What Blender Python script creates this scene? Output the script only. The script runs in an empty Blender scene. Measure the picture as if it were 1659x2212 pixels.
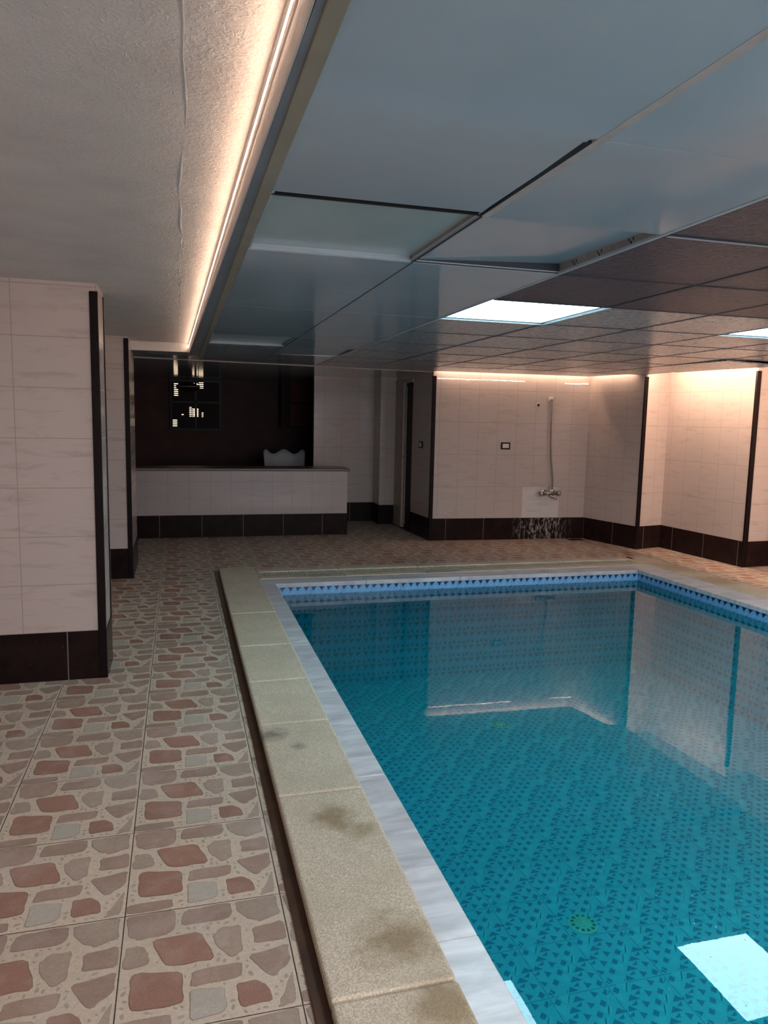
import bpy, bmesh, math, random
from mathutils import Vector, Matrix
random.seed(7)
C = bpy.context.scene
col = C.collection

# ---------------------------------------------------------------- camera
F_PX, IW, IH = 1595.15, 1659.0, 2212.0
YAW, PIT, ROLL = math.radians(15.5419), math.radians(7.0965), math.radians(1.2152)
CAM_H = 1.45
cy, sy, cp, sp, cr, sr = math.cos(YAW), math.sin(YAW), math.cos(PIT), math.sin(PIT), math.cos(ROLL), math.sin(ROLL)
fwd = Vector((sy*cp, cy*cp, -sp)); rgt = Vector((cy, -sy, 0)); upv = rgt.cross(fwd)
r2 = cr*rgt + sr*upv; u2 = -sr*rgt + cr*upv
cam_d = bpy.data.cameras.new('camera'); cam = bpy.data.objects.new('camera', cam_d); col.objects.link(cam)
cam.matrix_world = Matrix(((r2.x, u2.x, -fwd.x, 0), (r2.y, u2.y, -fwd.y, 0), (r2.z, u2.z, -fwd.z, CAM_H), (0, 0, 0, 1)))
cam_d.sensor_fit = 'HORIZONTAL'; cam_d.sensor_width = 36.0; cam_d.lens = F_PX/IW*36.0
cam_d.clip_start = 0.02
C.camera = cam

# ---------------------------------------------------------------- light levels
C.view_settings.view_transform = 'Standard'; C.view_settings.look = 'None'
C.view_settings.exposure = 0.95; C.view_settings.gamma = 1.0; C.view_settings.use_curve_mapping = False
PANEL_E = 11.0            # lit ceiling panels
PANEL_COL = (0.56, 0.90, 1.0)
REAR_E = 25.0 
REAR_COL = (1.0, 0.95, 0.96)
WINDOW_FILL_E = 2.6            # fill from an unseen window added behind the camera
WINDOW_FILL_COL = (0.95, 0.95, 1.0)
#             # rear level: unseen fill panels added behind the camera
STRIP_E = 19.0            # warm cove strips
STRIP_RIGHT_E = 170.0
FAR_FILL_E = 34.0
STRIP_COL = (1.0, 0.67, 0.47)
world = bpy.data.worlds.new('world'); C.world = world; world.use_nodes = True
world.node_tree.nodes['Background'].inputs[0].default_value = (0.6, 0.7, 0.8, 1)
world.node_tree.nodes['Background'].inputs[1].default_value = 0.02
C.cycles.max_bounces = 10; C.cycles.diffuse_bounces = 5; C.cycles.glossy_bounces = 4
C.cycles.transparent_max_bounces = 12; C.cycles.sample_clamp_indirect = 4.0
C.cycles.caustics_reflective = False; C.cycles.caustics_refractive = False

# ---------------------------------------------------------------- helpers
def link(o, parent=None):
    col.objects.link(o)
    if parent: o.parent = parent
    return o
def tag(o, label=None, cat=None, group=None, kind=None):
    if label: o['label'] = label
    if cat: o['category'] = cat
    if group: o['group'] = group
    if kind: o['kind'] = kind
    return o
def empty(name, loc=(0, 0, 0), rz=0.0):
    o = bpy.data.objects.new(name, None); o.location = loc; o.rotation_euler = (0, 0, rz)
    o.empty_display_size = 0.1
    return link(o)
class MB:
    def __init__(s):
        s.bm = bmesh.new(); s.uv = s.bm.loops.layers.uv.new('UVMap')
    def quad(s, pts, uvs=None, mi=0):
        vs = [s.bm.verts.new(p) for p in pts]; f = s.bm.faces.new(vs); f.material_index = mi
        if uvs:
            for l, t in zip(f.loops, uvs): l[s.uv].uv = t
        return f
    def box(s, x0, x1, y0, y1, z0, z1, bev=0.0, mi=0, seg=2):
        r = bmesh.ops.create_cube(s.bm, size=1.0)
        vs = r['verts']
        for v in vs:
            v.co = Vector((x0 + (v.co.x+.5)*(x1-x0), y0 + (v.co.y+.5)*(y1-y0), z0 + (v.co.z+.5)*(z1-z0)))
        fs = {f for v in vs for f in v.link_faces}
        for f in fs: f.material_index = mi
        if bev > 0:
            es = list({e for f in fs for e in f.edges})
            bmesh.ops.bevel(s.bm, geom=es, offset=bev, segments=seg, affect='EDGES', profile=.5, clamp_overlap=True)
    def prism(s, poly, z0, z1, bev=0.0, mi=0, seg=2):
        lo = [s.bm.verts.new((p[0], p[1], z0)) for p in poly]; hi = [s.bm.verts.new((p[0], p[1], z1)) for p in poly]
        fs = [s.bm.faces.new(lo[::-1]), s.bm.faces.new(hi)]
        n = len(poly)
        for i in range(n): fs.append(s.bm.faces.new((lo[i], lo[(i+1) % n], hi[(i+1) % n], hi[i])))
        for f in fs: f.material_index = mi
        if bev > 0:
            es = list({e for f in fs for e in f.edges})
            bmesh.ops.bevel(s.bm, geom=es, offset=bev, segments=seg, affect='EDGES', profile=.5, clamp_overlap=True)
    def tube(s, pts, r, n=12, caps=True):
        pts = [Vector(p) for p in pts]; rs = r if isinstance(r, (list, tuple)) else [r]*len(pts)
        rings = []; prev = None
        for i, p in enumerate(pts):
            d = (pts[min(i+1, len(pts)-1)] - pts[max(i-1, 0)]).normalized()
            a = prev if prev is not None else (Vector((0, 0, 1)) if abs(d.z) < .9 else Vector((1, 0, 0)))
            u = (a - d*a.dot(d)).normalized(); v = d.cross(u); prev = u
            rings.append([s.bm.verts.new(p + (u*math.cos(t) + v*math.sin(t))*rs[i]) for t in [2*math.pi*k/n for k in range(n)]])
        for a, b in zip(rings, rings[1:]):
            for k in range(n):
                f = s.bm.faces.new((a[k], a[(k+1) % n], b[(k+1) % n], b[k])); f.smooth = True
        if caps: s.bm.faces.new(rings[0][::-1]); s.bm.faces.new(rings[-1])
    def lathe(s, prof, n=32, m=None):
        m = m or Matrix.Identity(4); rings = []
        for r, z in prof:
            rings.append([s.bm.verts.new(m @ Vector((max(r, 1e-5)*math.cos(2*math.pi*k/n), max(r, 1e-5)*math.sin(2*math.pi*k/n), z))) for k in range(n)])
        for a, b in zip(rings, rings[1:]):
            for k in range(n):
                f = s.bm.faces.new((a[k], a[(k+1) % n], b[(k+1) % n], b[k])); f.smooth = True
    def build(s, name, mats, parent=None):
        me = bpy.data.meshes.new(name)
        bmesh.ops.recalc_face_normals(s.bm, faces=s.bm.faces) if not getattr(s, 'keepn', False) else None
        s.bm.to_mesh(me); s.bm.free()
        for m in (mats if isinstance(mats, (list, tuple)) else [mats]): me.materials.append(m)
        return link(bpy.data.objects.new(name, me), parent)
def struct(o): o['kind'] = 'structure'; return o

# ---------------------------------------------------------------- node helpers
class NT:
    def __init__(s, name):
        s.m = bpy.data.materials.new(name); s.m.use_nodes = True; s.t = s.m.node_tree
        s.b = s.t.nodes['Principled BSDF']; s.out = s.t.nodes['Material Output']
    def n(s, typ, **kw):
        nd = s.t.nodes.new(typ)
        for k, v in kw.items():
            if k.startswith('i_'): nd.inputs[int(k[2:])].default_value = v
            else: setattr(nd, k, v)
        return nd
    def l(s, a, b): s.t.links.new(a, b)
    def math(s, op, a, b=None, c=None):
        nd = s.n('ShaderNodeMath', operation=op)
        for i, v in enumerate((a, b, c)):
            if v is None: continue
            if isinstance(v, (int, float)): nd.inputs[i].default_value = v
            else: s.l(v, nd.inputs[i])
        return nd.outputs[0]
    def mix(s, fac, a, b, blend='MIX'):
        nd = s.n('ShaderNodeMix', data_type='RGBA', blend_type=blend)
        for sock, v in ((nd.inputs[0], fac), (nd.inputs[6], a), (nd.inputs[7], b)):
            if isinstance(v, (int, float)): sock.default_value = v
            elif isinstance(v, tuple): sock.default_value = (*v, 1) if len(v) == 3 else v
            else: s.l(v, sock)
        return nd.outputs[2]
    def noise(s, vec, scale, detail=3, rough=.5, dist=0.0):
        nd = s.n('ShaderNodeTexNoise'); nd.inputs['Scale'].default_value = scale
        nd.inputs['Detail'].default_value = detail; nd.inputs['Roughness'].default_value = rough
        nd.inputs['Distortion'].default_value = dist
        if vec is not None: s.l(vec, nd.inputs['Vector'])
        return nd.outputs[0]
    def ramp(s, fac, lo, hi, to0=0.0, to1=1.0):
        nd = s.n('ShaderNodeMapRange', i_1=lo, i_2=hi, i_3=to0, i_4=to1); s.l(fac, nd.inputs[0]); return nd.outputs[0]
    def geo(s): return s.n('ShaderNodeNewGeometry').outputs['Position']
    def bump(s, h, strength=.3, dist=.01):
        nd = s.n('ShaderNodeBump'); nd.inputs['Strength'].default_value = strength; nd.inputs['Distance'].default_value = dist
        s.l(h, nd.inputs['Height']); s.l(nd.outputs[0], s.b.inputs['Normal'])
    def set(s, color=None, rough=None, metal=None, spec=None):
        for k, v in (('Base Color', color), ('Roughness', rough), ('Metallic', metal), ('Specular IOR Level', spec)):
            if v is None: continue
            if isinstance(v, (int, float)): s.b.inputs[k].default_value = v
            elif isinstance(v, tuple): s.b.inputs[k].default_value = (*v, 1)
            else: s.l(v, s.b.inputs[k])
        return s.m

def plain(name, c, rough=.5, metal=0.0, spec=.5, var=.12, scale=30.0):
    t = NT(name); f = t.noise(t.geo(), scale, 4)
    return t.set(t.mix(t.ramp(f, .3, .7), tuple(x*(1-var) for x in c), tuple(min(1, x*(1+var)) for x in c)), rough, metal, spec)
def emit(name, c, e):
    m = bpy.data.materials.new(name); m.use_nodes = True; t = m.node_tree; t.nodes.clear()
    em = t.nodes.new('ShaderNodeEmission'); em.inputs[0].default_value = (*c, 1); em.inputs[1].default_value = e
    o = t.nodes.new('ShaderNodeOutputMaterial'); t.links.new(em.outputs[0], o.inputs[0]); return m

def wall_tile(name, w, h, u0=0.0, z0=.27, base=(.58, .49, .455), vein=(.44, .36, .33), grout=(.37, .30, .27), gw=.0022):
    """glazed tiles on (u along the wall, v up) laid from height z0"""
    t = NT(name); uv = t.n('ShaderNodeUVMap').outputs[0]
    sx = t.n('ShaderNodeSeparateXYZ'); t.l(uv, sx.inputs[0])
    a = t.math('DIVIDE', t.math('SUBTRACT', sx.outputs[0], u0), w); b = t.math('DIVIDE', t.math('SUBTRACT', sx.outputs[1], z0), h)
    def line(v, size):
        fr = t.math('FRACT', v); d = t.math('MINIMUM', fr, t.math('SUBTRACT', 1.0, fr))
        return t.math('LESS_THAN', d, gw/size)
    g = t.math('MAXIMUM', line(a, w), line(b, h))
    cell = t.n('ShaderNodeCombineXYZ'); t.l(t.math('FLOOR', a), cell.inputs[0]); t.l(t.math('FLOOR', b), cell.inputs[1])
    wn = t.n('ShaderNodeTexWhiteNoise'); t.l(cell.outputs[0], wn.inputs['Vector'])
    # diagonal marble veins, stretched
    mp = t.n('ShaderNodeMapping'); mp.inputs['Rotation'].default_value = (0, 0, math.radians(-33)); mp.inputs['Scale'].default_value = (2.2, 11, 1)
    t.l(uv, mp.inputs[0])
    vn = t.noise(mp.outputs[0], 1.6, 6, .62, .6)
    vf = t.ramp(vn, .52, .70, 0, .6)
    c1 = t.mix(vf, base, vein)
    c2 = t.mix(t.math('MULTIPLY', wn.outputs[0], .10), c1, tuple(x*.75 for x in base))
    c3 = t.mix(g, c2, grout)
    lo = t.noise(t.geo(), 7, 2); t.b.inputs['Coat Weight'].default_value = 0.0
    hh = t.math('ADD', t.math('MULTIPLY', lo, .35), t.math('MULTIPLY', t.math('SUBTRACT', 1.0, g), .25))
    t.bump(hh, .25, .006)
    return t.set(c3, t.mix(g, (.16,)*3, (.7,)*3), 0, .45)

def skirt_tile(name, splash=None):
    t = NT(name); uv = t.n('ShaderNodeUVMap').outputs[0]
    sx = t.n('ShaderNodeSeparateXYZ'); t.l(uv, sx.inputs[0])
    fr = t.math('FRACT', t.math('DIVIDE', t.math('ADD', sx.outputs[0], .35), .49)); d = t.math('MINIMUM', fr, t.math('SUBTRACT', 1.0, fr))
    g = t.math('LESS_THAN', d, .0055)
    nn = t.noise(t.geo(), 9, 5)
    c = t.mix(t.ramp(nn, .3, .75), (.012, .007, .0075), (.024, .013, .012))
    sp = t.ramp(t.noise(t.geo(), 55, 4), .70, .78, 0, .35)
    c = t.mix(sp, c, (.16, .14, .13))
    if splash:
        gx = t.n('ShaderNodeSeparateXYZ'); t.l(t.geo(), gx.inputs[0])
        m = t.ramp(t.math('ABSOLUTE', t.math('SUBTRACT', gx.outputs[0], splash)), .12, .42, 1, 0)
        st = t.n('ShaderNodeMapping'); st.inputs['Scale'].default_value = (1, 1, .35); t.l(t.geo(), st.inputs[0])
        k = t.ramp(t.noise(st.outputs[0], 34, 6, .7, .8), .50, .62, 0, .9)
        c = t.mix(t.math('MULTIPLY', m, k), c, (.46, .42, .40))
    c = t.mix(g, c, (.20, .165, .15))
    return t.set(c, .25, 0, .10)

M = {}
M['tile_port'] = wall_tile('portrait_wall_tile', .247, .392)
M['tile_land'] = wall_tile('landscape_wall_tile', .408, .262, u0=-.82+.408, base=(.57, .49, .465), vein=(.36, .30, .29))
M['tile_counter'] = wall_tile('counter_tile', .247, .40, base=(.50, .455, .455))
M['skirt'] = skirt_tile('dark_skirting_tile'); M['skirt_wet'] = skirt_tile('limescaled_skirting_tile', 4.40)
M['guard'] = plain('dark_corner_profile', (.010, .005, .006), .35, spec=.12)
M['unlit_wall'] = plain('unlit_room_wall', (.085, .042, .038), .6, scale=4, spec=.2)  # pale tiles left unlit: the room's shade is put into this brown
M['white_gloss'] = plain('white_plastic', (.72, .71, .69), .3, var=.03)
M['black_plastic'] = plain('black_plastic', (.014, .010, .010), .4, spec=.15)
M['chrome'] = plain('worn_chrome', (.42, .39, .36), .28, .85, var=.35, scale=120)
M['hose'] = plain('grey_pipe', (.26, .22, .21), .45, .2)
M['dark_wood'] = plain('dark_stained_wood', (.030, .012, .010), .5, scale=12, spec=.12)
M['red_wood'] = plain('red_brown_wood', (.12, .035, .018), .5, scale=12, spec=.15)
M['casing'] = plain('pale_door_casing', (.50, .40, .34), .45, scale=14)
M['void'] = plain('dark_recess', (.012, .010, .012), .8)
M['steel'] = plain('galvanised_bar', (.36, .33, .33), .45, .2)
M['tbar'] = plain('painted_ceiling_bar', (.46, .52, .55), .35, var=.05)
M['lit_bar'] = plain('white_frame_lit_bar', (.80, .86, .88), .3, var=.02)
M['trim'] = plain('olive_edge_trim', (.30, .27, .21), .4, scale=6)
M['panel'] = emit('led_panel_diffuser', PANEL_COL, PANEL_E)
M['rear_fill'] = emit('rear_fill_diffuser', REAR_COL, REAR_E)
M['window_fill'] = emit('rear_window_fill', WINDOW_FILL_COL, WINDOW_FILL_E)
M['strip'] = emit('warm_led', STRIP_COL, STRIP_E)
M['strip_right'] = emit('warm_led_right', STRIP_COL, STRIP_RIGHT_E)
M['far_fill'] = emit('warm_far_fill', STRIP_COL, FAR_FILL_E)
M['wall_highlight'] = emit('warm_highlight_line', (1.0, .72, .52), 3.0)
M['chair'] = plain('white_garden_chair_plastic', (.55, .53, .55), .4, var=.03)
M['top'] = plain('grey_brown_worktop_stone', (.20, .155, .135), .3, scale=60)
M['daylight'] = emit('daylight_outside_shutter', (1.0, .74, .50), 1.6)

def plaster():
    t = NT('rough_white_plaster'); g = t.geo()
    a = t.noise(g, 26, 6, .6, .4); b = t.noise(g, 5, 3, .5)
    st = t.ramp(t.noise(g, 60, 3, .5, 1.5), .45, .7)
    h = t.math('ADD', t.math('ADD', a, t.math('MULTIPLY', b, .8)), t.math('MULTIPLY', st, .3))
    t.bump(h, .55, .006)
    return t.set(t.mix(t.ramp(b, .3, .7), (.56, .53, .52), (.63, .60, .59)), .55, 0, .3)
M['plaster'] = plaster()
def ceil_mat(name, c, rough, bumpd, bs, spec=.5, stretch=False):
    t = NT(name); g = t.geo(); v = g
    if stretch:
        mp = t.n('ShaderNodeMapping'); mp.inputs['Scale'].default_value = (1, 1.6, 1); t.l(g, mp.inputs[0]); v = mp.outputs[0]
    n = t.noise(v, bs, 4, .6, .8)
    t.bump(n, .5, bumpd)
    mott = t.ramp(t.noise(v, bs*.7, 5, .65, 1.0), .35, .68) if stretch else t.ramp(t.noise(g, 2.2, 3), .3, .7)
    k = .5 if stretch else .06
    return t.set(t.mix(mott, tuple(x*(1-k) for x in c), tuple(x*(1+k) for x in c)), rough, 0, spec)
M['ceil_smooth'] = ceil_mat('smooth_ceiling_tile', (.42, .49, .55), .10, .0006, 3.0, .6)
M['ceil_recess'] = ceil_mat('pale_green_ceiling_tile', (.45, .53, .54), .25, .0006, 3.0, .5)
M['ceil_emboss'] = ceil_mat('embossed_ceiling_tile', (.42, .42, .44), .22, .004, 42, .6, True)
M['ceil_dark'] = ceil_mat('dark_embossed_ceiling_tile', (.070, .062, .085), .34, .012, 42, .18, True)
M['gap'] = plain('dark_navy_bar', (.025, .032, .05), .5, var=.05)

def coping():
    t = NT('beige_coping_stone'); g = t.geo()
    fine = t.noise(g, 210, 5, .7); mid = t.noise(g, 4.5, 4, .6)
    c = t.mix(t.ramp(fine, .36, .64), (.38, .32, .24), (.82, .72, .565))
    c = t.mix(t.ramp(mid, .42, .72, 0, .45), c, (.40, .345, .24))
    def spot(x, y, r, colr, amt):
        nonlocal c
        vm = t.n('ShaderNodeVectorMath', operation='DISTANCE'); t.l(g, vm.inputs[0]); vm.inputs[1].default_value = (x, y, .04)
        d = t.math('ADD', vm.outputs['Value'], t.math('MULTIPLY', t.math('SUBTRACT', t.noise(g, 16, 4, .6), .5), r*1.6))
        c = t.mix(t.ramp(d, r*.25, r, amt, 0), c, colr)
    spot(.389, 3.17, .085, (.13, .115, .10), .75); spot(.48, 3.03, .05, (.14, .12, .10), .6)
    spot(.521, 2.43, .10, (.24, .15, .06), .75); spot(.59, 2.33, .07, (.25, .17, .07), .6)
    spot(.56, 1.78, .14, (.22, .14, .055), .7); spot(.61, 1.53, .12, (.24, .16, .07), .7)
    spot(4.80, 5.7, .25, (.24, .18, .09), .6); spot(4.85, 6.3, .3, (.22, .16, .09), .5)
    spot(2.4, 6.55, .3, (.20, .16, .10), .5); spot(1.2, 6.6, .3, (.20, .17, .12), .5)
    t.bump(fine, .6, .0035)
    return t.set(c, t.ramp(fine, .3, .7, .62, .34), 0, .5)
M['coping'] = coping()
def marble():
    t = NT('grey_marble_edge'); g = t.geo()
    mp = t.n('ShaderNodeMapping'); mp.inputs['Scale'].default_value = (2.0, 9, 2); t.l(g, mp.inputs[0])
    a = t.noise(mp.outputs[0], 1.7, 6, .6, .4); b = t.noise(g, 6, 4)
    c = t.mix(t.ramp(a, .36, .66), (.42, .42, .46), (.66, .67, .71))
    c = t.mix(t.ramp(b, .55, .75, 0, .4), c, (.40, .36, .31))
    return t.set(c, .32, 0, .5)
M['marble'] = marble()
M['grate'] = plain('white_grate_plastic', (.55, .52, .44), .45, scale=9)

def attr_mat(name, rough, spec, noise_scale, amt, bumpd=.0012, dirt=None):
    t = NT(name); a = t.n('ShaderNodeVertexColor'); a.layer_name = 'Col'
    g = t.geo(); n1 = t.noise(g, noise_scale, 5, .65)
    c = t.mix(t.ramp(n1, .32, .68, 0, amt), a.outputs[0], t.mix(.5, a.outputs[0], (.06, .04, .03), 'MIX'))
    if dirt:
        sp = t.noise(g, 260, 3, .7); c = t.mix(t.ramp(sp, .35, .65, 0, .5), c, t.mix(.25, c, (.80, .74, .66)))
        sp2 = t.noise(g, 150, 4, .7); c = t.mix(t.ramp(sp2, .55, .72, 0, .5), c, (.14, .095, .07))
        bl = t.noise(g, 11, 4, .6, .5); c = t.mix(t.ramp(bl, .48, .72, 0, .18), c, (.66, .58, .50))
    n2 = t.noise(g, 2.3, 4, .6)
    if dirt: c = t.mix(t.ramp(n2, .52, .75, 0, .4), c, dirt)
    t.bump(n1, .5, bumpd)
    return t.set(c, t.ramp(n2, .3, .7, rough*.8, rough*1.25), 0, spec)
M['stone'] = attr_mat('flagstone_print', .42, .45, 60, .38, dirt=(.50, .45, .43))
M['pool_tile'] = attr_mat('pool_mosaic', .25, .5, 40, .06, .0)

def water():
    m = bpy.data.materials.new('pool_water'); m.use_nodes = True; t = m.node_tree; t.nodes.clear()
    N = t.nodes.new; L = t.links.new
    out = N('ShaderNodeOutputMaterial'); mix = N('ShaderNodeMixShader'); tr = N('ShaderNodeBsdfTransparent'); gl = N('ShaderNodeBsdfGlossy')
    fr = N('ShaderNodeFresnel'); fr.inputs[0].default_value = 1.33
    tr.inputs[0].default_value = (.20, .82, .84, 1); gl.inputs['Roughness'].default_value = 0.0; gl.inputs[0].default_value = (1, 1, 1, 1)
    geo = N('ShaderNodeNewGeometry'); n1 = N('ShaderNodeTexNoise'); n1.inputs['Scale'].default_value = 9; n1.inputs['Detail'].default_value = 3
    b = N('ShaderNodeBump'); b.inputs['Strength'].default_value = .08; b.inputs['Distance'].default_value = .0007
    L(geo.outputs['Position'], n1.inputs['Vector']); L(n1.outputs[0], b.inputs['Height'])
    L(b.outputs[0], gl.inputs['Normal'])
    df = N('ShaderNodeBsdfDiffuse'); df.inputs[0].default_value = (.01, .34, .38, 1); cl = N('ShaderNodeMixShader'); cl.inputs[0].default_value = .21
    L(tr.outputs[0], cl.inputs[1]); L(df.outputs[0], cl.inputs[2])
    L(fr.outputs[0], mix.inputs[0]); L(cl.outputs[0], mix.inputs[1]); L(gl.outputs[0], mix.inputs[2]); L(mix.outputs[0], out.inputs[0])
    return m
M['water'] = water()

# ================================================================ STRUCTURE
CZ = CAM_H + .585          # underside of the dropped ceiling
PZ = 2.145                 # plaster ceiling over the walkway
WATER = CAM_H - 1.535
BOT = CAM_H - 2.39
TOPZ = 2.30
# wall corner points on the plan
P_A, P_B, P_C, P_D, P_E, P_F = (2.925, 8.44), (4.965, 8.345), (5.17, 7.49), (5.56, 7.58), (5.66, 6.32), (6.02, 6.345)
P_G = (6.10, -3.0)

def wall_run(name, pts, mat, skmat=None, z1=TOPZ, uoff=0.0, sk_name=None, z0=0.0, skirt_h=.27):
    """one wall object following a polyline, with uv in metres; skirting proud by 6 mm as its own object"""
    w = MB(); u = uoff
    for a, b in zip(pts, pts[1:]):
        L = math.hypot(b[0]-a[0], b[1]-a[1])
        w.quad([(a[0], a[1], z0), (b[0], b[1], z0), (b[0], b[1], z1), (a[0], a[1], z1)], [(u, z0), (u+L, z0), (u+L, z1), (u, z1)])
        u += L
    w.keepn = True
    o = struct(w.build(name, mat))
    if sk_name:
        k = MB(); u = uoff
        # offset the polyline into the room (room lies on the left-hand normal side chosen by caller order)
        off = []
        for i, p in enumerate(pts):
            ns = []
            for a, b in ((pts[i-1], p) if i else (None, None), (p, pts[i+1]) if i < len(pts)-1 else (None, None)):
                if a is None: continue
                L = math.hypot(b[0]-a[0], b[1]-a[1]); ns.append(((b[1]-a[1])/L, -(b[0]-a[0])/L))
            if len(ns) == 1: nx, ny = ns[0]; s = 1
            else:
                nx, ny = ns[0][0]+ns[1][0], ns[0][1]+ns[1][1]; L = math.hypot(nx, ny); nx /= L; ny /= L
                s = 1/max(.3, nx*ns[0][0]+ny*ns[0][1])
            off.append((p[0]+nx*.005*s, p[1]+ny*.005*s))
        for i in range(len(pts)-1):
            a, b, c, d = off[i], off[i+1], pts[i+1], pts[i]; L = math.hypot(b[0]-a[0], b[1]-a[1])
            k.quad([(a[0], a[1], 0), (b[0], b[1], 0), (b[0], b[1], skirt_h), (a[0], a[1], skirt_h)], [(u, 0), (u+L, 0), (u+L, skirt_h), (u, skirt_h)])
            k.quad([(a[0], a[1], skirt_h), (b[0], b[1], skirt_h), (c[0], c[1], skirt_h), (d[0], d[1], skirt_h)], [(u, 0)]*4)
            u += L
        k.keepn = True
        struct(k.build(sk_name, skmat))
    return o

# shower wall, right wall with its pilaster steps
wall_run('wall_shower', [P_A, P_B], M['tile_port'], M['skirt_wet'], uoff=2.88-.005, sk_name='baseboard_shower')
wall_run('wall_right', [P_B, P_C, P_D, P_E, P_F, P_G], M['tile_port'], M['skirt'], uoff=.12, sk_name='baseboard_right')
# pier side carrying the light switch, then the doorway wall, the short return and the wall beside the bar
wall_run('wall_pier', [(2.90, 9.14), P_A], M['tile_port'], M['skirt'], uoff=.02, sk_name='baseboard_pier')
wall_run('wall_return', [(2.675, 10.25), (2.675, 9.90), (2.90, 9.90)], M['tile_port'], M['skirt'], uoff=.05, sk_name='baseboard_return')
wall_run('wall_bar', [(1.81, 10.25), (2.675, 10.25)], M['tile_port'], M['skirt'], uoff=.1, sk_name='baseboard_bar')
wall_run('wall_bar_side', [(1.81, 10.37), (1.81, 10.25)], M['unlit_wall'])
wall_run('wall_over_door', [(2.90, 9.90), (2.90, 9.14)], M['tile_port'], z0=1.96)
# dark room behind the counter
wall_run('wall_back_room', [(-2.2, 12.3), (3.2, 12.3)], M['unlit_wall'], z1=2.6)
wall_run('wall_back_room_left', [(-2.2, 7.9), (-2.2, 12.3)], M['unlit_wall'], z1=2.6)
wall_run('wall_back_room_right', [(3.2, 12.3), (3.2, 10.37), (1.81, 10.37)], M['unlit_wall'], z1=2.6)
# left side: wall with two tiled pilasters
wall_run('wall_left', [(-1.45, -3.0), (-1.45, 7.9), (-2.2, 7.9)], M['tile_land'], M['skirt'], uoff=0, sk_name='baseboard_left')
wall_run('wall_rear', [(6.10, -3.0), (-1.45, -3.0)], M['tile_port'], M['skirt'], sk_name='baseboard_rear')

def pillar(x1, y0, y1, name, sk):
    """tiled pillar: the front face's u is its world x, so that joints land where the photo has them"""
    x0 = -1.45; w = MB(); w.keepn = True; z1 = TOPZ
    w.quad([(x0, y0, 0), (x1, y0, 0), (x1, y0, z1), (x0, y0, z1)], [(x0, 0), (x1, 0), (x1, z1), (x0, z1)])
    w.quad([(x1, y0, 0), (x1, y1, 0), (x1, y1, z1), (x1, y0, z1)], [(x1, 0), (x1+y1-y0, 0), (x1+y1-y0, z1), (x1, z1)])
    w.quad([(x1, y1, 0), (x0, y1, 0), (x0, y1, z1), (x1, y1, z1)], [(0, 0), (x1-x0, 0), (x1-x0, z1), (0, z1)])
    struct(w.build(name, M['tile_land']))
    k = MB(); k.keepn = True; e = .006; h = .27
    k.quad([(x0, y0-e, 0), (x1+e, y0-e, 0), (x1+e, y0-e, h), (x0, y0-e, h)], [(x0-.234, 0), (x1-.234, 0), (x1-.234, h), (x0-.234, h)])
    k.quad([(x1+e, y0-e, 0), (x1+e, y1+e, 0), (x1+e, y1+e, h), (x1+e, y0-e, h)], [(.3, 0), (.6, 0), (.6, h), (.3, h)])
    k.quad([(x0, y0-e, h), (x1+e, y0-e, h), (x1+e, y0, h), (x0, y0, h)], [(.1, 0)]*4)
    k.quad([(x1, y0-e, h), (x1+e, y0-e, h), (x1+e, y1, h), (x1, y1, h)], [(.1, 0)]*4)
    struct(k.build(sk, M['skirt']))
pillar(-.405, 4.22, 4.53, 'pillar', 'baseboard_pillar')
pillar(-.415, 6.83, 7.62, 'pillar', 'baseboard_pillar')

# unseen fill window, added in the rear wall to brighten the room
w2 = empty('added_window', (1.9, -2.97, 1.35)); struct(w2)
b = MB(); b.box(-2.0, 2.0, -.02, -.01, -.55, .55); b.build('fill_pane', M['window_fill'], w2)
b = MB()
for a in ((-2.05, 2.05, -.02, .03, -.60, -.55), (-2.05, 2.05, -.02, .03, .55, .60), (-2.05, -2.0, -.02, .03, -.55, .55), (2.0, 2.05, -.02, .03, -.55, .55), (-.02, .02, -.02, .03, -.55, .55)): b.box(*a, .003)
b.build('window_frame', M['white_gloss'], w2)

# dark corner profiles (they stop a little under the ceiling)
def guard(n, x, y, z1, dx0, dx1, dy0, dy1):
    b = MB(); b.box(x+dx0, x+dx1, y+dy0, y+dy1, 0, z1, .003); o = struct(b.build('trim_%d' % n, M['guard']))
guard(1, -.405, 4.22, 2.083, -.038, .004, -.009, .012)
guard(2, -.415, 6.83, 2.10, -.036, .004, -.011, .010)
guard(3, P_A[0], P_A[1], 1.985, -.006, .036, -.008, .03)
guard(4, P_C[0], P_C[1], 2.005, -.008, .034, -.008, .02)
guard(5, P_E[0], P_E[1], 2.025, -.008, .040, -.008, .02)
guard(6, -.405, 4.53, 2.10, -.02, .006, -.012, .004)

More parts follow.
